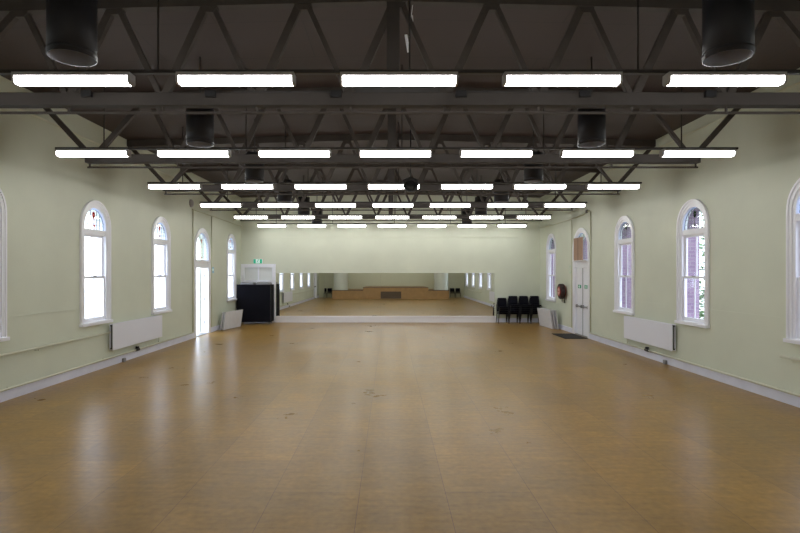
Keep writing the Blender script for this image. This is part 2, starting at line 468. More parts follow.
def make_window(n, side, yc, label):
    root = thing('window_%d' % n, label, 'window', (0, 0, 0), kind='structure')
    fn = wallfn(side, yc); zs = WIN['zs']
    # moulded surround
    m = MB(); z0 = 1.10
    m.band(arch(0.575, z0, zs), arch(0.49, z0, zs), fn, 0.030, 0.0)
    m.band(arch(0.595, z0, zs), arch(0.555, z0, zs), fn, 0.045, 0.0)
    m.build('architrave', M['white'], root)
    m = MB(); m.band(arch(0.49, z0, zs), arch(0.425, z0, zs), fn, 0.012, -0.11)
    m.build('window_frame', M['white'], root)
    m = MB(); m.band(arch(0.474, z0 + 0.02, zs), arch(0.44, z0 + 0.02, zs), fn, -0.11, -0.30)
    m.build('outer_reveal', M['brick'] if side > 0 else M['white'], root)
    m = MB(); p = fn(0, 0, 0)
    xa, xb = fn(0, 0, 0.075)[0], fn(0, 0, -0.2)[0]
    m.box(min(xa, xb), max(xa, xb), yc - 0.42, yc + 0.42, 1.06, 1.12, 0.004)
    xa, xb = fn(0, 0, 0.085)[0], fn(0, 0, 0.0)[0]
    m.box(min(xa, xb), max(xa, xb), yc - 0.61, yc + 0.61, 1.04, 1.105, 0.006)
    m.build('window_sill', M['white'], root)
    def bx(mm, u0, u1, z0_, z1_, d0, d1):
        xa, xb = fn(0, 0, d0)[0], fn(0, 0, d1)[0]
        mm.box(min(xa, xb), max(xa, xb), yc + u0, yc + u1, z0_, z1_)
    m = MB(); bx(m, -0.43, 0.43, 3.055, 3.175, 0.0, -0.11); m.build('transom_bar', M['white'], root)
    fan(root, fn, 0.425, 3.175, zs, -0.04, 'fanred' if side < 0 else 'fangreen')
    for nm, za, zb, d in (('upper_sash', 2.075, 3.055, -0.062), ('lower_sash', 1.115, 2.13, -0.018)):
        m = MB(); w = 0.425; st = 0.05
        bx(m, -w, -w + st, za, zb, d, d - 0.04); bx(m, w - st, w, za, zb, d, d - 0.04)
        bx(m, -w + st, w - st, za, za + (0.085 if nm == 'lower_sash' else 0.05), d, d - 0.04)
        bx(m, -w + st, w - st, zb - 0.05, zb, d, d - 0.04)
        bx(m, -0.011, 0.011, za + 0.05, zb - 0.05, d - 0.008, d - 0.032)
        sash = m.build(nm, M['white'], root)
        m = MB(); bx(m, -w + st, w - st, za + 0.05, zb - 0.05, d - 0.018, d - 0.022)
        m.build('pane', M['glass'], sash)
        if nm == 'lower_sash':
            m = MB(); bx(m, -0.05, 0.05, zb - 0.012, zb + 0.012, d + 0.02, d); m.build('sash_catch', M['grey'], sash)
    return root

wl = {15.05: 'white arched sash window at the far end of the left radiator', 11.70: 'white arched sash window at the near end of the left radiator',
      8.35: 'white arched window cut by the left edge of the photo', 5.00: 'left wall arched window second from the stage end, seen in the mirror', 21.72: 'white arched window between open door and black trolley'}
wr = {14.83: 'white arched window at the far end of the right radiator', 11.49: 'white arched window at the near end of the right radiator, foliage and brick outside',
      8.15: 'white arched window cut by the right edge of the photo', 4.81: 'right wall arched window second from the stage, seen in the mirror',
      21.53: 'arched window between chair stacks and hose reel', 1.47: 'right wall arched window beside the stage, seen in the mirror'}
k = 1
for yc, d in left_open:
    if d is WIN: make_window(k, -1, yc, wl[yc]); k += 1
for yc, d in right_open:
    if d is WIN: make_window(k, 1, yc, wr[yc]); k += 1

# ------------------------------------------------------------------ doors
def make_door(n, side, yc, label, closed):
    root = thing('door_%d' % n, label, 'door', kind='structure')
    fn = wallfn(side, yc); zs = DOOR['zs']
    def bx(mm, u0, u1, z0_, z1_, d0, d1, bev=0):
        xa, xb = fn(0, 0, d0)[0], fn(0, 0, d1)[0]
        mm.box(min(xa, xb), max(xa, xb), yc + u0, yc + u1, z0_, z1_, bev)
    m = MB(); m.band(arch(0.785, 0, zs), arch(0.67, 0, zs), fn, 0.03, 0.0)
    m.build('architrave', M['white'], root)
    m = MB(); m.band(arch(0.672, 0, zs), arch(0.61, 0, zs), fn, 0.012, -0.16); m.build('door_frame', M['white'], root)
    m = MB(); bx(m, -0.61, 0.61, 2.38, 2.66, -0.02, -0.14)
    bx(m, -0.61, 0.61, 2.40, 2.44, 0.01, -0.02); bx(m, -0.61, 0.61, 2.60, 2.64, 0.01, -0.02)
    m.build('transom_panel', M['white'], root)
    fan(root, fn, 0.61, 2.66, zs, -0.04, 'fanred' if side < 0 else 'fangreen')
    m = MB(); bx(m, -0.61, 0.61, 0.0, 0.02, 0.0, -0.28); m.build('threshold', M['grey'], root)
    if not closed:
        for s in (-1, 1):
            m = MB()
            bx(m, s * 0.615, s * (0.615 + 0.60), 0.03, 2.37, -0.315, -0.355)
            lf = m.build('door_leaf', M['white'], root)
        m = MB()
        for z in (0.35, 1.2, 2.05): bx(m, 0.603, 0.611, z, z + 0.1, -0.11, -0.15)
        m.build('hinge', M['grey'], root)
    else:
        for s in (-1, 1):
            m = MB(); u0, u1 = sorted((s * 0.006, s * 0.605))
            bx(m, u0, u1, 0.025, 2.375, -0.06, -0.10)
            for z0_, z1_ in ((0.15, 0.85), (1.12, 2.25)):       # raised beads of the two panels
                for a in ((u0 + 0.09, u1 - 0.09, z0_, z0_ + 0.03), (u0 + 0.09, u1 - 0.09, z1_ - 0.03, z1_), (u0 + 0.09, u0 + 0.12, z0_, z1_), (u1 - 0.12, u1 - 0.09, z0_, z1_)):
                    bx(m, *a, -0.048, -0.06)
            lf = m.build('door_leaf', M['white'], root)
            m = MB(); bx(m, u0 + 0.05, u1 - 0.05, 1.0, 1.05, 0.0, -0.03, 0.006)
            for uu in (u0 + 0.05, u1 - 0.11): bx(m, uu, uu + 0.06, 0.97, 1.08, -0.01, -0.06, 0.006)
            m.build('push_bar', M['grey'], lf)
            if n == 2:
                m = MB(); bx(m, (u0 + u1) / 2 - 0.15, (u0 + u1) / 2 + 0.15, 1.66, 1.78, -0.055, -0.06)
                st = m.build('exit_sticker', M['sticker'], lf)
                m = MB(); uc = (u0 + u1) / 2
                bx(m, uc - 0.02, uc + 0.02, 1.68, 1.735, -0.052, -0.055); bx(m, uc - 0.012, uc + 0.012, 1.74, 1.765, -0.052, -0.055)
                bx(m, uc + 0.05, uc + 0.11, 1.712, 1.728, -0.052, -0.055)
                m.build('sticker_mark', M['signwhite'], st)
        m = MB(); bx(m, -0.018, 0.018, 0.03, 2.37, -0.05, -0.06); m.build('meeting_strip', M['grey'], root)
    return root
make_door(1, -1, 18.39, 'open white arched doorway with blinding daylight outside', False)
make_door(2, 1, 18.2, 'closed white double door with push bars behind the black mat', True)
make_door(4, -1, 1.67, 'closed white side door beside the stage, seen in the mirror', True)

# doorway in the back wall, mostly hidden by the black trolley
root = thing('door_3', 'white framed doorway with a two light transom behind the black trolley', 'door', kind='structure')
m = MB()
for a in ((XL + 0.005, -6.47, 0, 2.56), (-5.23, -5.075, 0, 2.56), (-6.47, -5.23, 2.44, 2.56), (-6.47, -5.23, 1.78, 1.88), (-5.87, -5.82, 1.88, 2.44)):
    m.box(a[0], a[1], YB - 0.045, YB + 0.12, a[2], a[3], 0.005)
m.build('door_frame', M['white'], root)
m = MB()
m.box(XL + 0.005, -5.06, YB - 0.07, YB, 2.56, 2.60, 0.005); m.build('door_head', M['white'], root)
for a, b in ((-6.47, -5.87), (-5.82, -5.23)):
    m = MB(); m.box(a, b, YB + 0.03, YB + 0.04, 1.88, 2.44); m.build('transom_pane', M['frost'], root)
m = MB(); m.box(-6.46, -5.24, YB + 0.05, YB + 0.09, 0.01, 1.78); m.build('door_leaf', M['white'], root)

# ------------------------------------------------------------------ trusses
XN = [0.10 + 1.17 * k for k in range(-4, 5)]              # upper nodes
XBN = [(a + b) / 2 for a, b in zip(XN, XN[1:])]           # lower nodes
ZB0, ZB1 = 4.27, 4.43
tz = lambda x: zc(x) - 0.16
EL, ER = -5.62, 5.74
def make_truss(y, label):
    root = thing('roof_truss', label, 'truss', (0, y, ZB0), group='lattice trusses under the ceiling')
    L = lambda x, yy, z: (x, yy, z - ZB0)
    m = MB(); m.box(EL - 0.10, ER + 0.10, -0.07, 0.07, 0, ZB1 - ZB0, 0.01); m.build('bottom_chord', M['chord'], root)
    m = MB()
    pr = [(XL, zc(XL) - 0.16), (XC, ZA - 0.16), (XR, zc(XR) - 0.16), (XR, zc(XR) + 0.0), (XC, ZA), (XL, zc(XL))]
    m.prism(pr, lambda u, v, d: (u, d, v - ZB0), -0.06, 0.06); m.build('top_chord', M['truss'], root)
    m = MB(); m.tube([L(EL - 0.08, 0, 4.195), L(ER + 0.08, 0, 4.195)], 0.018, 8)
    tr = m.build('tie_rod', M['truss'], root)
    for x in [EL - 0.04, ER + 0.04] + XBN:
        m = MB(); m.box(x - 0.012, x + 0.012, -0.012, 0.012, -0.07, 0.005); m.build('rod_stub', M['truss'], root)
    def diag(xt, xb, w):
        mm = MB(); mm.bar(L(xt, 0, tz(xt) + 0.02), L(xb, 0, ZB1 - 0.02), w, 0.07); mm.build('diagonal', M['truss'], root)
    g = 0.045
    for a, b, c in zip(XN, XN[1:], XBN):
        diag(a + g, c - 0.03, 0.062); diag(b - g, c + 0.03, 0.092)
    diag(XN[0] - g, EL + 0.07, 0.092); diag(XL + 0.05, EL - 0.02, 0.085)
    diag(XN[-1] + g, ER - 0.07, 0.062); diag(XR - 0.05, ER + 0.02, 0.085)
    for x in XN:
        m = MB(); m.prism([(x - 0.12, tz(x) - ZB0 + 0.02), (x + 0.12, tz(x) - ZB0 + 0.02), (x + 0.055, tz(x) - ZB0 - 0.07), (x - 0.055, tz(x) - ZB0 - 0.07)], lambda u, v, d: (u, d, v), -0.045, 0.045)
        m.build('gusset_plate', M['truss'], root)
    m = MB(); m.box(XC - 0.08, XC + 0.08, -0.05, 0.05, ZB1 - ZB0 - 0.01, ZA - 0.15 - ZB0); m.build('king_post', M['chord'], root)
    return root
TY = [6.48 + BAY * k for k in range(5)]
tl = ['nearest roof truss with six small boxes on its bottom chord', 'second roof truss from the camera, behind the second row of lights',
      'third roof truss from the camera, just beyond the black spotlight', 'fourth roof truss from the camera, behind the fourth row of lights', 'farthest roof truss, close to the mirror wall']
t0 = make_truss(TY[0], tl[0])
for y, l in zip(TY[1:], tl[1:]): dup(t0, (0, y, ZB0), label=l)

# small boxes clipped on the near face of the first bottom chord
xs = [-3.72, -2.20, -0.66, 0.88, 2.40, 3.94]
m = MB(); m.box(-0.065, 0.065, -0.05, 0.0, -0.04, 0.04, 0.006)
jb = m.build('junction_box', M['black'])
nm = ['leftmost', 'second from left', 'third from left', 'third from right', 'second from right', 'rightmost']
for i, x in enumerate(xs):
    o = jb if i == 0 else jb.copy()
    if i: C.objects.link(o)
    o.location = (x, TY[0] - 0.069, 4.40)
    tag(o, 'small black box on the nearest truss chord, %s of the six' % nm[i], 'junction box', 'black boxes on the nearest bottom chord')
# dark conduits lying along that chord
for i, (a, b, z, l) in enumerate(((-0.42, 0.62, 4.49, 'thick dark bar on the nearest chord under the middle light'), (-1.95, -0.72, 4.465, 'thin dark rod on the nearest chord, left of the middle light'),
                               (0.94, 2.30, 4.465, 'thin dark rod on the nearest chord, right of the middle light'))):
    m = MB(); m.box(a, b, TY[0] - 0.065, TY[0] - 0.01, ZB1 - 0.0005, ZB1 + (0.06 if i == 0 else 0.022), 0.004)
    tag(m.build('cable_duct', M['rail']), l, 'cable duct')
# white sliver hanging beside the nearest king post
m = MB(); m.bar((0.24, TY[0] + 0.02, 4.96), (0.205, TY[0] + 0.02, 5.18), 0.035, 0.01)
m.bar((0.29, TY[0] + 0.02, 5.31), (0.285, TY[0] + 0.02, 5.42), 0.016, 0.01)
m.bar((0.24, TY[0] + 0.02, 5.15), (0.29, TY[0] + 0.02, 5.55), 0.006, 0.006)
tag(m.build('hanging_tag', M['white']), 'thin white strip hanging beside the nearest central roof post', 'tag')

# ------------------------------------------------------------------ rows of lights
LY = [5.44 + BAY * k for k in range(6)] + [5.44 - 2 * BAY]  # last row is added, unseen, to brighten the stage in the mirror
LS, LX0 = 1.70, 0.10
rowname = ['nearest row', 'second row', 'third row', 'fourth row', 'fifth row', 'farthest row', 'added unseen stage row']
colname = ['leftmost', 'second from left', 'third from left', 'middle', 'third from right', 'second from right', 'rightmost']
def make_lamp(label):
    root = thing('ceiling_light', label, 'ceiling light', group='fluorescent lights hung in rows')
    hl = 0.61
    m = MB(); m.box(-hl, hl, -0.068, 0.068, 0.078, 0.116, 0.003); m.build('housing', M['housing'], root)
    # trough-shaped diffuser, its lower corners cut back
    sec = [(-0.062, 0.076), (-0.062, 0.024), (-0.040, 0.003), (0.040, 0.003), (0.062, 0.024), (0.062, 0.076)]
    m = MB(); rings = []
    for x in (-hl + 0.022, hl - 0.022):
        rings.append([m.bm.verts.new((x, y, z)) for y, z in sec])
    for A, B in zip(rings, rings[1:]):
        for i in range(6): m.bm.faces.new((A[i], A[(i + 1) % 6], B[(i + 1) % 6], B[i]))
    m.bm.faces.new(rings[0][::-1]); m.bm.faces.new(rings[-1])
    m.build('diffuser', M['diff'], root)
    for s in (-1, 1):
        m = MB(); pr = [(-0.067, 0.08), (-0.067, 0.021), (-0.043, -0.002), (0.043, -0.002), (0.067, 0.021), (0.067, 0.08)]
        m.prism(pr, lambda u, v, d: (d, u, v), s * (hl - 0.022), s * hl); m.build('end_cap', M['housing'], root)
    return root
def make_rail(label):
    root = thing('lighting_rail', label, 'lighting rail', group='dark rails carrying the lights')
    m = MB(); m.box(-5.63, 5.87, -0.03, 0.03, 0, 0.035); m.build('rail', M['rail'], root)
    for x in (-4.82, -2.42, 0.21, 2.60, 4.93):
        m = MB(); m.tube([(x, 0, 0.04), (x, 0, zc(x) - 4.2825)], 0.011, 6); m.build('hanger_rod', M['rail'], root)
    return root
lamp0 = rail0 = None
for r, y in enumerate(LY):
    lab = 'dark suspended rail carrying the %s of lights' % rowname[r]
    if rail0 is None: rail0 = make_rail(lab); rail0.location = (0, y, 4.2825)
    elif r < 6: dup(rail0, (0, y, 4.2825), label=lab)
    for c in range(7):
        if r == 6 and c not in (1, 2, 3, 4, 5): continue
        col = colname[c] if r in range(1, 6) else ['beyond the left photo edge', 'leftmost', 'second from left', 'middle', 'second from right', 'rightmost', 'beyond the right photo edge'][c]
        lab = 'lit fluorescent light on a dark rail, %s in the %s' % (col, rowname[r])
        if r == 0 and c in (0, 6): lab = 'lit fluorescent light of the nearest row, ' + col
        loc = (LX0 + LS * (c - 3), y, 4.166)
        if lamp0 is None: lamp0 = make_lamp(lab); lamp0.location = loc
        else: dup(lamp0, loc, label=lab)

# ------------------------------------------------------------------ ventilation ducts
def make_duct(label, loc):
    root = thing('ventilation_duct', label, 'duct', loc, group='charcoal round ducts hung below the ceiling')
    H = 0.62
    def tubewall(mm, prof, n=32):
        rings = [[mm.bm.verts.new((rr * math.cos(2 * PI * k / n), rr * math.sin(2 * PI * k / n), h)) for k in range(n)] for rr, h in prof]
        for A, B in zip(rings, rings[1:]):
            for k in range(n): mm.bm.faces.new((A[k], A[(k + 1) % n], B[(k + 1) % n], B[k])).smooth = True
    m = MB(); tubewall(m, [(0.203, 0.0), (0.21, 0.0), (0.21, H), (0.02, H + 0.025)]); m.build('duct_casing', M['duct'], root, recalc=False)
    m = MB(); tubewall(m, [(0.200, H - 0.02), (0.200, 0.0)]); m.build('duct_lining', M['ductin'], root, recalc=False)
    m = MB(); tubewall(m, [(0.21, 0.035), (0.214, 0.04), (0.214, 0.055), (0.21, 0.06)]); m.build('rim_band', M['duct'], root, recalc=False)
    m = MB(); m.lathe([(0.13, 0.16), (0.13, 0.17), (0.03, 0.24)], (0, 0, 0), (0, 0, 1)); m.build('damper_cone', M['black'], root)
    m = MB(); m.tube([(0, 0, H + 0.02), (0, 0, zc(3.1) - loc[2])], 0.012, 6); m.build('hanger_rod', M['rail'], root)
    return root
d0 = None
for k in range(6):
    y = 4.95 + BAY * k
    for x, s in ((-3.02, 'left'), (3.22, 'right')):
        lab = ('nearest charcoal round duct on the %s, cut by the photo top' % s) if k == 0 else ('farthest charcoal round duct in the %s line, by the mirror wall' % s if k == 5 else '%s charcoal round duct from the camera in the %s line' % (ORD[k], s))
        if d0 is None: d0 = make_duct(lab, (x, y, 4.245))
        else: dup(d0, (x, y, 4.245), label=lab)

# ------------------------------------------------------------------ spotlight by the third row
t = thing('stage_spotlight', 'black round spotlight hanging before the third row of lights', 'spotlight', (0.475, 11.72, 4.165))
m = MB(); m.lathe([(0.11, 0.26), (0.14, 0.24), (0.14, 0.06), (0.165, 0.04), (0.165, 0.0), (0.13, 0.0), (0.11, 0.04)], (0, -0.13, 0), (0, 1, 0)); m.build('lamp_can', M['black'], t)
m = MB(); m.lathe([(0.109, 0.045), (0.08, 0.03), (0.03, 0.024)], (0, -0.13, 0), (0, 1, 0)); m.build('lens', M['black'], t)
m = MB(); m.tube([(-0.155, 0, 0), (-0.155, 0, 0.13), (0, 0, 0.2), (0.155, 0, 0.13), (0.155, 0, 0)], 0.012); m.build('yoke', M['blackmetal'], t)
m = MB(); m.tube([(0, 0, 0.2), (0, 0, zc(0.48) - 4.18)], 0.014); m.build('hanging_pole', M['blackmetal'], t)
m = MB(); m.box(-0.18, -0.16, -0.08, -0.06, -0.06, -0.01).box(-0.20, -0.15, -0.05, -0.03, 0.02, 0.03); m.build('safety_tag', M['grey'], t)

# ------------------------------------------------------------------ mirror
mr = thing('wall_mirror', 'long frameless mirror on the far wall reflecting the hall', 'mirror', (0, YB, 0.28))
edges = [-5.055, -2.9, -0.4, 2.1, 4.68]
for i, (a, b) in enumerate(zip(edges, edges[1:])):
    m = MB(); w = (b - a) / 2 - 0.001
    m.box(-w, w, -0.006, 0.0, 0, 1.92)
    o = m.build('mirror_panel', M['mirror'], mr)
    o.location = ((a + b) / 2, -0.012, 0.0)
    if i == 0: o.rotation_euler = (0, 0, math.radians(-0.29))
m = MB(); m.box(-5.055, 4.68, -0.006, 0.0, 0.0, 1.915); m.build('backing_board', M['grey'], mr)

# ------------------------------------------------------------------ exit sign over the back doorway
t = thing('exit_sign', 'green running man exit sign above the white back doorway', 'exit sign', (-5.86, YB - 0.03, 2.615))
m = MB(); m.box(-0.20, 0.20, -0.035, 0.03, 0, 0.21, 0.006); m.build('sign_case', M['white'], t)
m = MB(); m.box(-0.19, 0.19, -0.039, -0.035, 0.01, 0.20); m.build('sign_face', M['signgreen'], t)
m = MB()
fn = lambda u, v, d: (u, d, v)
m.prism([(-0.085, 0.02), (0.085, 0.02), (0.085, 0.19), (-0.085, 0.19)], fn, -0.0395, -0.0405); m.build('doorway_mark', M['signwhite'], t)
m = MB()
m.prism([(0.02 + 0.02 * math.cos(2 * PI * k / 12), 0.165 + 0.02 * math.sin(2 * PI * k / 12)) for k in range(12)], fn, -0.041, -0.042)
for p, q, w in (((0.01, 0.145), (-0.015, 0.09), 0.032), ((-0.015, 0.09), (0.025, 0.065), 0.018), ((0.025, 0.065), (0.02, 0.03), 0.016), ((-0.015, 0.09), (-0.03, 0.055), 0.018), ((-0.03, 0.055), (-0.065, 0.05), 0.016),
                ((0.012, 0.14), (0.045, 0.115), 0.013), ((0.005, 0.142), (-0.035, 0.13), 0.013), ((-0.035, 0.13), (-0.05, 0.105), 0.012)):
    m.bar((p[0], -0.0415, p[1]), (q[0], -0.0415, q[1]), w, 0.001)
m.build('running_figure', M['signgreen'], t)

# ------------------------------------------------------------------ black trolley in the left back corner
t = thing('storage_trolley', 'tall black storage trolley on castors before the white doorway', 'trolley', (-5.82, 22.62, 0))
m = MB(); m.box(-0.75, 0.73, -0.30, 0.30, 0.10, 1.70, 0.012); m.build('body', M['case'], t)
m = MB()
for x in (-0.735, 0.705): m.box(x - 0.012, x + 0.022, -0.312, -0.296, 0.10, 1.71)
m.box(-0.75, 0.73, -0.312, -0.296, 0.08, 0.12); m.build('edge_trim', M['blackmetal'], t)
for x in (-0.66, 0.64):
    for y in (-0.22, 0.22):
        m = MB(); m.lathe([(0.042, -0.018), (0.045, -0.012), (0.045, 0.012), (0.042, 0.018)], (x, y, 0.046), (1, 0, 0), 16)
        w = m.build('castor', M['grey'], t)
        m = MB(); m.box(x - 0.03, x + 0.03, y - 0.03, y + 0.03, 0.085, 0.105); m.build('castor_plate', M['chrome'], w)
for x, l in ((-0.33, 'left'), (0.36, 'right')):
    m = MB(); m.box(-0.29, 0.29, -0.24, 0.24, 0, 0.075, 0.012).box(-0.27, 0.27, -0.22, 0.22, 0.075, 0.095, 0.006)
    o = m.build('flat_case', M['grey']); o.location = (-5.82 + x, 22.62, 1.701)
    tag(o, 'flat grey case on the %s half of the black trolley top' % l, 'case', 'grey cases on the black trolley')

# ------------------------------------------------------------------ stacked black chairs
def make_chair(label, group, loc):
    t = thing('stacking_chair', label, 'chair', loc, group=group)
    m = MB(); m.box(-0.185, 0.185, -0.21, 0.185, 0.412, 0.465, 0.02); m.build('seat', M['blackfab'], t)
    m = MB(); m.box(-0.185, 0.185, -0.016, 0.016, -0.17, 0.17, 0.012, rot=Matrix.Rotation(math.radians(-8), 3, 'X'))
    o = m.build('backrest', M['blackfab'], t); o.location = (0, 0.235, 0.67)
    for s in (-1, 1):
        m = MB(); m.tube([(s * 0.222, -0.22, 0), (s * 0.205, -0.19, 0.40), (s * 0.205, -0.15, 0.415)], 0.011); m.build('leg', M['blackmetal'], t)
        m = MB(); m.tube([(s * 0.222, 0.25, 0), (s * 0.208, 0.20, 0.42), (s * 0.205, 0.24, 0.62), (s * 0.203, 0.27, 0.80)], 0.011); m.build('leg', M['blackmetal'], t)
    m = MB(); m.tube([(-0.205, -0.15, 0.405), (0.205, -0.15, 0.405)], 0.010).tube([(-0.208, 0.212, 0.405), (0.208, 0.212, 0.405)], 0.010)
    m.build('seat_frame', M['blackmetal'], t)
    return t
ch0 = None
sx = [4.965, 5.44, 5.915, 6.39]; nn = [4, 5, 5, 5]
pos4 = ['stack nearest the mirror', 'second stack from the mirror', 'third stack from the mirror', 'stack in the corner']
lev = {4: ['bottom', 'second from the floor', 'third from the floor', 'topmost'], 5: ['bottom', 'second from the floor', 'third from the floor', 'fourth from the floor', 'topmost']}
for i, x in enumerate(sx):
    for k in range(nn[i]):
        lab = 'black stacking chair, %s in the %s' % (lev[nn[i]][k], pos4[i])
        loc = (x + 0.004 * math.sin(3 * i + k), 22.86 - 0.042 * k, 0.088 * k)
        if ch0 is None: ch0 = make_chair(lab, 'black chairs stacked beside the mirror', loc)
        else: dup(ch0, loc, label=lab)
# two more stacks in the corners by the stage, seen in the mirror
for x, l in ((-5.35, 'dark chair by the stage next to the left wing, seen in the mirror'), (-5.85, 'dark chair by the stage near the left wall, seen in the mirror'),
             (5.62, 'dark chair by the stage next to the right wing, seen in the mirror'), (6.12, 'dark chair by the stage near the right wall, seen in the mirror')):
    c = dup(ch0, (x, 0.0, 0), PI, l)
    c['group'] = 'dark chairs beside the stage'

# ------------------------------------------------------------------ folded tables leaning by the walls
def folded_table(label, length, height, foot_a, foot_b, lean, legs_in=False):
    """a table leaning on its long edge; foot_a -> foot_b is its lower edge on the floor"""
    a, b = Vector(foot_a), Vector(foot_b)
    d = (b - a); ang = math.atan2(d.y, d.x)
    t = thing('folded_table', label, 'folding table', ((a + b) / 2), 0, group=None)
    # local x along the edge, y = lean direction after the tilt
    t.rotation_euler = (lean, 0, ang)
    L = length / 2
    m = MB(); m.box(-L, L, -0.016, 0.016, 0.012, height, 0.006); m.build('tabletop', M['tabletop'], t)
    m = MB()
    m.box(-L - 0.004, -L + 0.012, -0.019, 0.019, 0.01, height + 0.002).box(L - 0.012, L + 0.004, -0.019, 0.019, 0.01, height + 0.002)
    m.box(-L, L, -0.019, 0.019, 0.003, 0.016).box(-L, L, -0.019, 0.019, height - 0.012, height + 0.003); m.build('edge_band', M['lgrey'], t)
    for s in (-1, 1):
        m = MB(); m.tube([(s * (L - 0.12), -0.035, 0.08), (s * 0.08, -0.035, 0.08), (s * 0.08, -0.035, height - 0.08), (s * (L - 0.12), -0.035, height - 0.08)], 0.013)
        m.build('folded_leg', M['grey'], t)
    return t
# beyond the open door
folded_table('pale folded table leaning in front, beside the black trolley', 1.42, 0.70, (-6.11, 21.3, 0.012), (-6.38, 19.9, 0.012), math.radians(-8))
folded_table('pale folded table leaning behind the other, beside the open door', 1.36, 0.68, (-6.23, 21.3, 0.012), (-6.49, 19.97, 0.012), math.radians(-8))
# under the hose reel
folded_table('pale folded table leaning outermost under the hose reel', 1.46, 0.74, (6.38, 20.28, 0.012), (6.30, 21.74, 0.012), math.radians(-9))
folded_table('pale folded table in the middle of three under the hose reel', 1.46, 0.74, (6.47, 20.24, 0.012), (6.39, 21.70, 0.012), math.radians(-9))
folded_table('pale folded table leaning closest to the wall under the hose reel', 1.46, 0.74, (6.56, 20.20, 0.012), (6.48, 21.66, 0.012), math.radians(-8))

# ------------------------------------------------------------------ fire hose reel
t = thing('fire_hose_reel', 'red fire hose reel on the right wall beside the white doors', 'fire hose reel', (XR, 19.85, 1.50))
for x0, x1, r in ((-0.25, -0.235, 0.19), (-0.075, -0.06, 0.265)):
    m = MB(); m.lathe([(r - 0.01, x0), (r, x0 + 0.004), (r, x1 - 0.004), (r - 0.01, x1)], (0, 0, 0), (1, 0, 0), 32); m.build('reel_disc', M['red'], t)
m = MB(); m.lathe([(0.14, -0.235), (0.14, -0.075)], (0, 0, 0), (1, 0, 0), 24); m.build('reel_drum', M['red'], t)
m = MB(); pts = []
for k in range(0, 24 * 6 + 1):
    a = 2 * PI * k / 24; f = k / 144
    pts.append((-0.215 + 0.12 * f, 0.275 * math.cos(a), 0.275 * math.sin(a)))
m.tube(pts, 0.021, 6)
m.lathe([(0.26, -0.23), (0.26, -0.08)], (0, 0, 0), (1, 0, 0), 28); m.build('hose', M['hose'], t)
m = MB(); m.lathe([(0.13, -0.258), (0.13, -0.2515)], (0, 0, 0), (1, 0, 0), 24); m.build('hub_label', M['pink'], t)
m = MB(); m.box(-0.06, 0, -0.05, 0.05, -0.12, 0.12, 0.004).tube([(-0.29, 0, 0), (-0.02, 0, 0)], 0.02); m.build('wall_mount', M['red'], t)
m = MB(); m.tube([(-0.10, -0.22, -0.20), (-0.10, -0.20, -0.31), (-0.07, -0.13, -0.36), (-0.05, -0.10, -0.44)], 0.017); m.build('nozzle', M['black'], t)
m = MB(); m.tube([(-0.05, 0.12, -0.30), (-0.05, 0.12, -0.43), (0, 0.12, -0.43)], 0.02).box(-0.09, -0.02, 0.08, 0.16, -0.40, -0.34, 0.006); m.build('stop_valve', M['chrome'], t)

# ------------------------------------------------------------------ signs on the walls
t = thing('safety_sign', 'pale blue square sign beside the open white doorway', 'sign', (XL, 19.48, 2.31))
m = MB(); m.box(0, 0.008, -0.11, 0.11, -0.11, 0.11); m.build('sign_plate', M['signblue'], t)
m = MB(); m.lathe([(0.05, 0.008), (0.05, 0.0095)], (0, 0, 0.01), (1, 0, 0), 20); m.build('sign_mark', M['signwhite'], t)
t = thing('round_sign', 'pale green round sign above the fire hose reel', 'sign', (XR, 19.3, 2.33))
m = MB(); m.lathe([(0.15, -0.008), (0.15, 0.0)], (0, 0, 0), (1, 0, 0), 28); m.build('sign_plate', M['palegreen'], t)
m = MB(); m.lathe([(0.11, -0.0095), (0.11, -0.008)], (0, 0, 0), (1, 0, 0), 28); m.build('sign_mark', M['wall'], t)

# cardboard panel standing in front of the fan light over the closed doors
m = MB(); m.box(-0.012, 0.012, -0.43, 0.43, 0, 0.80)
o = m.build('cardboard_panel', M['card'])
o.location = (XR - 0.045, 18.36, 2.645); o.rotation_euler = (0, math.radians(0), 0)
tag(o, 'brown cardboard panel standing before the fan light over the closed doors', 'cardboard')
m = MB(); m.box(-0.004, 0.004, -0.012, 0.012, 0, 0.80); m.build('fold_line', M['bark'], o).location = (-0.013, 0.0, 0)
m = MB(); m.box(XR - 0.10, XR + 0.02, 17.55, 18.85, 2.615, 2.64, 0.004)
tag(m.build('trim_4', M['white']), 'white ledge over the closed double doors', 'ledge', kind='structure')

m = MB(); m.box(5.86, 6.64, 17.35, 18.80, 0.0, 0.014, 0.004)
tag(m.build('door_mat', M['mat']), 'black mat on the floor before the closed double doors', 'door mat')

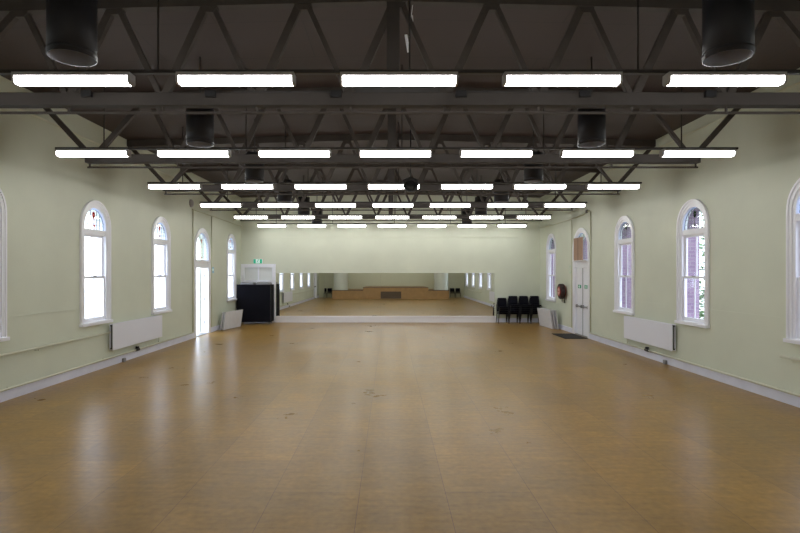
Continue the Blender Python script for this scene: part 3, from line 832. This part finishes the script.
# ------------------------------------------------------------------ radiators and pipes
def radiator(label, x, side, y0, y1):
    t = thing('radiator', label, 'radiator', (x, (y0 + y1) / 2, 0.38))
    L = (y1 - y0) / 2; s = -side
    bx = lambda m, d0, d1, a, b, z0, z1, bev=0: m.box(min(s * d0, s * d1), max(s * d0, s * d1), a, b, z0, z1, bev)
    m = MB(); bx(m, 0.115, 0.135, -L, L, 0, 0.62, 0.008); m.build('front_panel', M['radiator'], t)
    m = MB(); bx(m, 0.045, 0.06, -L, L, 0, 0.62, 0.006); m.build('rear_panel', M['radiator'], t)
    m = MB(); k = -L + 0.05
    while k < L - 0.04:
        bx(m, 0.06, 0.115, k, k + 0.006, 0.03, 0.60); k += 0.05
    m.build('convector_fins', M['darkgap'], t)
    m = MB()
    for z in (0.03, 0.57):
        bx(m, 0.075, 0.105, -L - 0.012, -L + 0.02, z, z + 0.03)
    m.build('end_plug', M['black'], t)
    m = MB()
    for a in (-L * 0.7, L * 0.7): bx(m, 0.0, 0.05, a, a + 0.04, 0.1, 0.5)
    m.build('wall_mount', M['darkgap'], t)
    m = MB(); m.tube([(s * 0.09, L - 0.12, 0.02), (s * 0.09, L - 0.12, -0.08), (s * 0.075, L - 0.12, -0.138)], 0.014); m.build('drop_pipe', M['pipe'], t)
    return t
radiator('white panel radiator on the left wall under two windows', XL, -1, 12.2, 14.85)
radiator('white panel radiator on the right wall under two windows', XR, 1, 12.1, 14.6)

def pipe_run(label, pts, r, brackets, side):
    t = thing('heating_pipe', label, 'pipe', pts[0])
    o = Vector(pts[0])
    m = MB(); m.tube([Vector(p) - o for p in pts], r, 10); m.build('pipe', M['pipe'], t)
    for y, w in brackets:
        m = MB(); xw = (XL if side < 0 else XR) - o.x; z = 0
        if w:   # U-shaped bracket hanging below the pipe
            m.tube([(0, y - o.y, -r), (0, y - o.y, -0.06), (0, y + 0.42 - o.y, -0.06), (0, y + 0.42 - o.y, -r)], 0.007, 6)
            m.tube([(0, y - o.y, -0.05), (xw, y - o.y, -0.05)], 0.007, 6)
        else:
            m.box(min(0, xw), max(0, xw), y - 0.012 - o.y, y + 0.012 - o.y, -0.012, 0.012)
        m.build('pipe_mount', M['pipe'], t)
    return t
pl = XL + 0.075; prr = XR - 0.075
pipe_run('cream pipe along the left wall running into the radiator', [(pl, 12.185, 0.81), (pl, 2.6, 0.81)], 0.024, [(9.7, 1), (8.2, 1), (5.5, 1), (11.6, 0), (3.2, 0)], -1)
low_left = pipe_run('low cream pipe just above the left skirting board', [(pl, 17.3, 0.215), (pl, 2.6, 0.215)], 0.022, [(15.5, 0), (12.0, 0), (9.0, 0), (6.0, 0)], -1)
low_right = pipe_run('low cream pipe just above the right skirting board', [(prr, 17.2, 0.215), (prr, 2.6, 0.215)], 0.022, [(15.5, 0), (12.0, 0), (9.0, 0), (6.0, 0)], 1)
pipe_run('cream pipe stub under the window at the right photo edge', [(prr, 8.82, 0.79), (prr, 2.6, 0.79)], 0.024, [(8.15, 1), (5.5, 1), (3.2, 0)], 1)
for p, y in ((low_left, 13.5), (low_right, 13.4)):
    yy = y - p.location.y
    m = MB(); m.lathe([(0.028, -0.09), (0.04, -0.07), (0.04, 0.07), (0.028, 0.09)], (0, yy, 0), (0, 1, 0), 12); v = m.build('valve', M['black'], p)
    m = MB(); m.lathe([(0.03, 0.03), (0.045, 0.05), (0.045, 0.08)], (0, yy, 0), (0, 0, 1), 12); m.build('valve_cap', M['black'], v)
for x, y, l in ((XL + 0.06, 12.85, 'small grey socket box at the left skirting board'), (XR - 0.06, 12.55, 'small grey socket box at the right skirting board')):
    m = MB(); m.box(-0.03, 0.03, -0.05, 0.05, 0, 0.10, 0.008)
    o = m.build('floor_socket', M['grey']); o.location = (x, y, 0.0); tag(o, l, 'socket')

# conduits high on the walls
def conduit(label, pts, r=0.014, mat='pipe'):
    o = Vector(pts[0]); m = MB(); m.tube([Vector(p) - o for p in pts], r, 8)
    c = m.build('surface_mounted_conduit', M[mat]); c.location = o
    return tag(c, label, 'conduit')
cl, cr = XL + 0.02, XR - 0.02
conduit('grey green conduit running high on the left wall to the far corner', [(cl, 17.42, 4.33), (cl, 19.4, 4.32), (cl, 21.5, 4.30), (cl, YB - 0.02, 4.27)], 0.016, 'stagewall')
conduit('vertical conduit at the near side of the open doorway', [(cl, 17.47, 4.31), (cl, 17.47, 0.19)], 0.018, 'stagewall')
conduit('vertical conduit at the far side of the open doorway', [(cl, 19.30, 4.30), (cl, 19.30, 0.19)], 0.014, 'stagewall')
conduit('grey sagging conduit running high on the right wall to the far corner', [(cr, 17.40, 4.29), (cr, 18.0, 4.22), (cr, 18.9, 4.19), (cr, 19.16, 4.185), (cr, 21.5, 4.17), (cr, YB - 0.02, 4.2)], 0.018, 'stagewall')
conduit('vertical conduit at the near side of the closed doors', [(cr, 17.30, 4.24), (cr, 17.31, 0.24)], 0.018, 'stagewall')
conduit('vertical conduit at the far side of the closed doors', [(cr, 19.09, 4.155), (cr, 19.09, 0.19)], 0.014, 'stagewall')
conduit('thin conduit line across the far wall above the mirror', [(-5.82, YB - 0.008, 2.83), (-5.82, YB - 0.008, 3.80), (5.75, YB - 0.008, 3.80)], 0.007)
conduit('cream conduit just below the ceiling on the left wall', [(cl, 3.0, 5.13), (cl, YB - 0.02, 5.13)], 0.022)
conduit('cream conduit just below the ceiling on the right wall', [(cr, 3.0, 5.32), (cr, YB - 0.02, 5.32)], 0.018)
for x, s, y, l in ((XL, 1, 17.3, 'round pale alarm bell high on the left wall'), (XR, -1, 17.62, 'small dark bracket box high on the right wall')):
    m = MB()
    if s > 0: m.lathe([(0.13, 0.0), (0.13, 0.04), (0.09, 0.075), (0.03, 0.085)], (0, 0, 0), (s, 0, 0), 20)
    else: m.box(-0.06, 0, -0.05, 0.05, -0.05, 0.05, 0.01)
    o = m.build('wall_mounted_bell' if s > 0 else 'wall_mounted_box', M['housing'] if s > 0 else M['grey']); o.location = (x, y, 4.52 if s > 0 else 4.28); tag(o, l, 'bell' if s > 0 else 'box')

# ------------------------------------------------------------------ the stage behind the camera, seen in the mirror
m = MB(); m.box(SX0 + 0.01, SX1 - 0.01, YS + 0.01, 2.0, 0, 0.70); tag(m.build('stage_apron', M['stagefront']), 'varnished brown stage front reflected in the mirror', 'stage', kind='structure')
m = MB(); m.box(-2.25, 3.3, YS + 0.02, 2.03, 0.70, 0.95).box(-2.25, 3.3, 2.0, 2.03, 0.0, 0.70); tag(m.build('stage_step', M['stagefront']), 'raised middle of the brown stage reflected in the mirror', 'stage', kind='structure')
m = MB(); m.box(-0.75, 1.0, 2.03, 2.05, 0.02, 0.62); tag(m.build('stage_hatch', M['stagedark']), 'dark hatch in the stage front reflected in the mirror', 'hatch', kind='structure')
m = MB(); m.box(SX0 + 0.01, -2.26, 1.95, 2.06, 0.70, 0.745).box(3.31, SX1 - 0.01, 1.95, 2.06, 0.70, 0.745).box(-2.27, 3.32, 1.95, 2.08, 0.95, 0.99); tag(m.build('stage_nosing', M['stagedark']), 'dark nosing along the stage edge', 'stage edge', kind='structure')
for i, x in enumerate((-4.25, 4.5)):
    m = MB(); n = 16
    outl = [(x + 0.62 * math.cos(PI * k / n), 0.9 + 0.75 * math.sin(PI * k / n)) for k in range(n + 1)]
    m.prism(outl, lambda u, v, d: (u, v, d), 0.70, 5.5)
    tag(m.build('stage_wing', M['wing']), 'pale rounded %s wing of the stage seen in the mirror' % ('left' if i == 0 else 'right'), 'stage wing', kind='structure')

# ------------------------------------------------------------------ outside
m = MB(); m.box(-60, 60, -40, 80, -0.5, -0.3); tag(m.build('ground', M['ground']), 'pale ground outside the windows', 'ground', kind='structure')
for i, y in enumerate((3.14, 6.48, 9.82, 13.16, 16.5, 19.87)):
    m = MB(); m.box(-0.38, 0.29, -0.28, 0.28, -0.3, 4.6).prism([(-0.38, 4.6), (0.29, 4.6), (-0.38, 5.2)], lambda u, v, d: (u, d, v), -0.28, 0.28)
    o = m.build('brick_pier', M['brick']); o.location = (XR + WT + 0.375, y, 0)
    tag(o, 'brick pier outside the right wall, %s from the stage' % ['first', 'second', 'third', 'fourth', 'fifth', 'sixth'][i], 'pier', kind='structure')

def tree(label, x, y, h, rad, n, z0=0.8):
    t = thing('garden_tree', label, 'tree', (x, y, -0.3), group='trees outside the right windows')
    m = MB(); m.tube([(0, 0, 0), (0.08, 0.05, h * 0.4), (-0.05, 0.1, h * 0.75)], 0.09, 8)
    for k in range(5):
        a = k * 1.3; m.tube([(0.04, 0.03, h * (0.25 + 0.1 * k)), (rad * 0.6 * math.cos(a), rad * 0.6 * math.sin(a), h * (0.4 + 0.11 * k))], 0.03, 6)
    m.build('trunk', M['bark'], t)
    m = MB()
    cl = [(Vector((random.gauss(0, rad * 0.5), random.gauss(0, rad * 0.5), random.uniform(z0, h))), random.uniform(0.3, 0.6) * rad) for _ in range(26)]
    for k in range(n):
        c, rr = random.choice(cl)
        d = Vector((random.gauss(0, 1), random.gauss(0, 1), random.gauss(0, 1))).normalized() * rr * random.uniform(0.5, 1)
        p = c + d; s = random.uniform(0.05, 0.10)
        q = Matrix.Rotation(random.uniform(0, 6.28), 3, 'Z') @ Matrix.Rotation(random.uniform(-1.2, 1.2), 3, 'X')
        v = [m.bm.verts.new(p + q @ Vector(e)) for e in ((-s, 0, 0), (0, -s * 0.5, 0.01), (s, 0, 0), (0, s * 0.5, 0.01))]
        m.bm.faces.new(v)
    f = m.build('foliage', M['leaf'], t, recalc=False); f['kind'] = 'stuff'
for i, (x, y, h, r, l) in enumerate(((9.6, 13.2, 4.6, 1.2, 'leafy green tree outside the right window at the photo edge'), (9.9, 17.2, 4.8, 1.2, 'leafy green tree outside the right window before the radiator'),
                                    (9.4, 21.3, 4.6, 1.1, 'leafy green tree outside the right window beyond the radiator'), (10.6, 26.5, 5.0, 1.3, 'leafy green tree outside the far right window'))):
    tree(l, x, y, h + 0.6, r * 1.35, 7000, 0.2)

# ------------------------------------------------------------------ sky
w = bpy.data.worlds.new('World'); scn.world = w; w.use_nodes = True
bg = w.node_tree.nodes['Background']
bg.inputs['Color'].default_value = (0.74, 0.84, 1.0, 1)
bg.inputs['Strength'].default_value = 6.0

# ------------------------------------------------------------------ camera
cam = bpy.data.cameras.new('camera'); co = bpy.data.objects.new('camera', cam); C.objects.link(co)
co.location = (0, 0, CAMZ); co.rotation_euler = (PI / 2, 0, 0)
cam.sensor_width = 36; cam.lens = 520 / 800 * 36
cam.shift_x = 10.5 / 800; cam.shift_y = 6.5 / 800
cam.clip_start = 0.05
scn.camera = co

vs = scn.view_settings
vs.view_transform = 'Standard'; vs.look = 'None'; vs.gamma = 1.0; vs.use_curve_mapping = False
vs.exposure = 0.0
scn.cycles.use_denoising = True
scn.cycles.max_bounces = 10; scn.cycles.diffuse_bounces = 7; scn.cycles.glossy_bounces = 4
scn.cycles.transparent_max_bounces = 12
scn.cycles.sample_clamp_indirect = 8
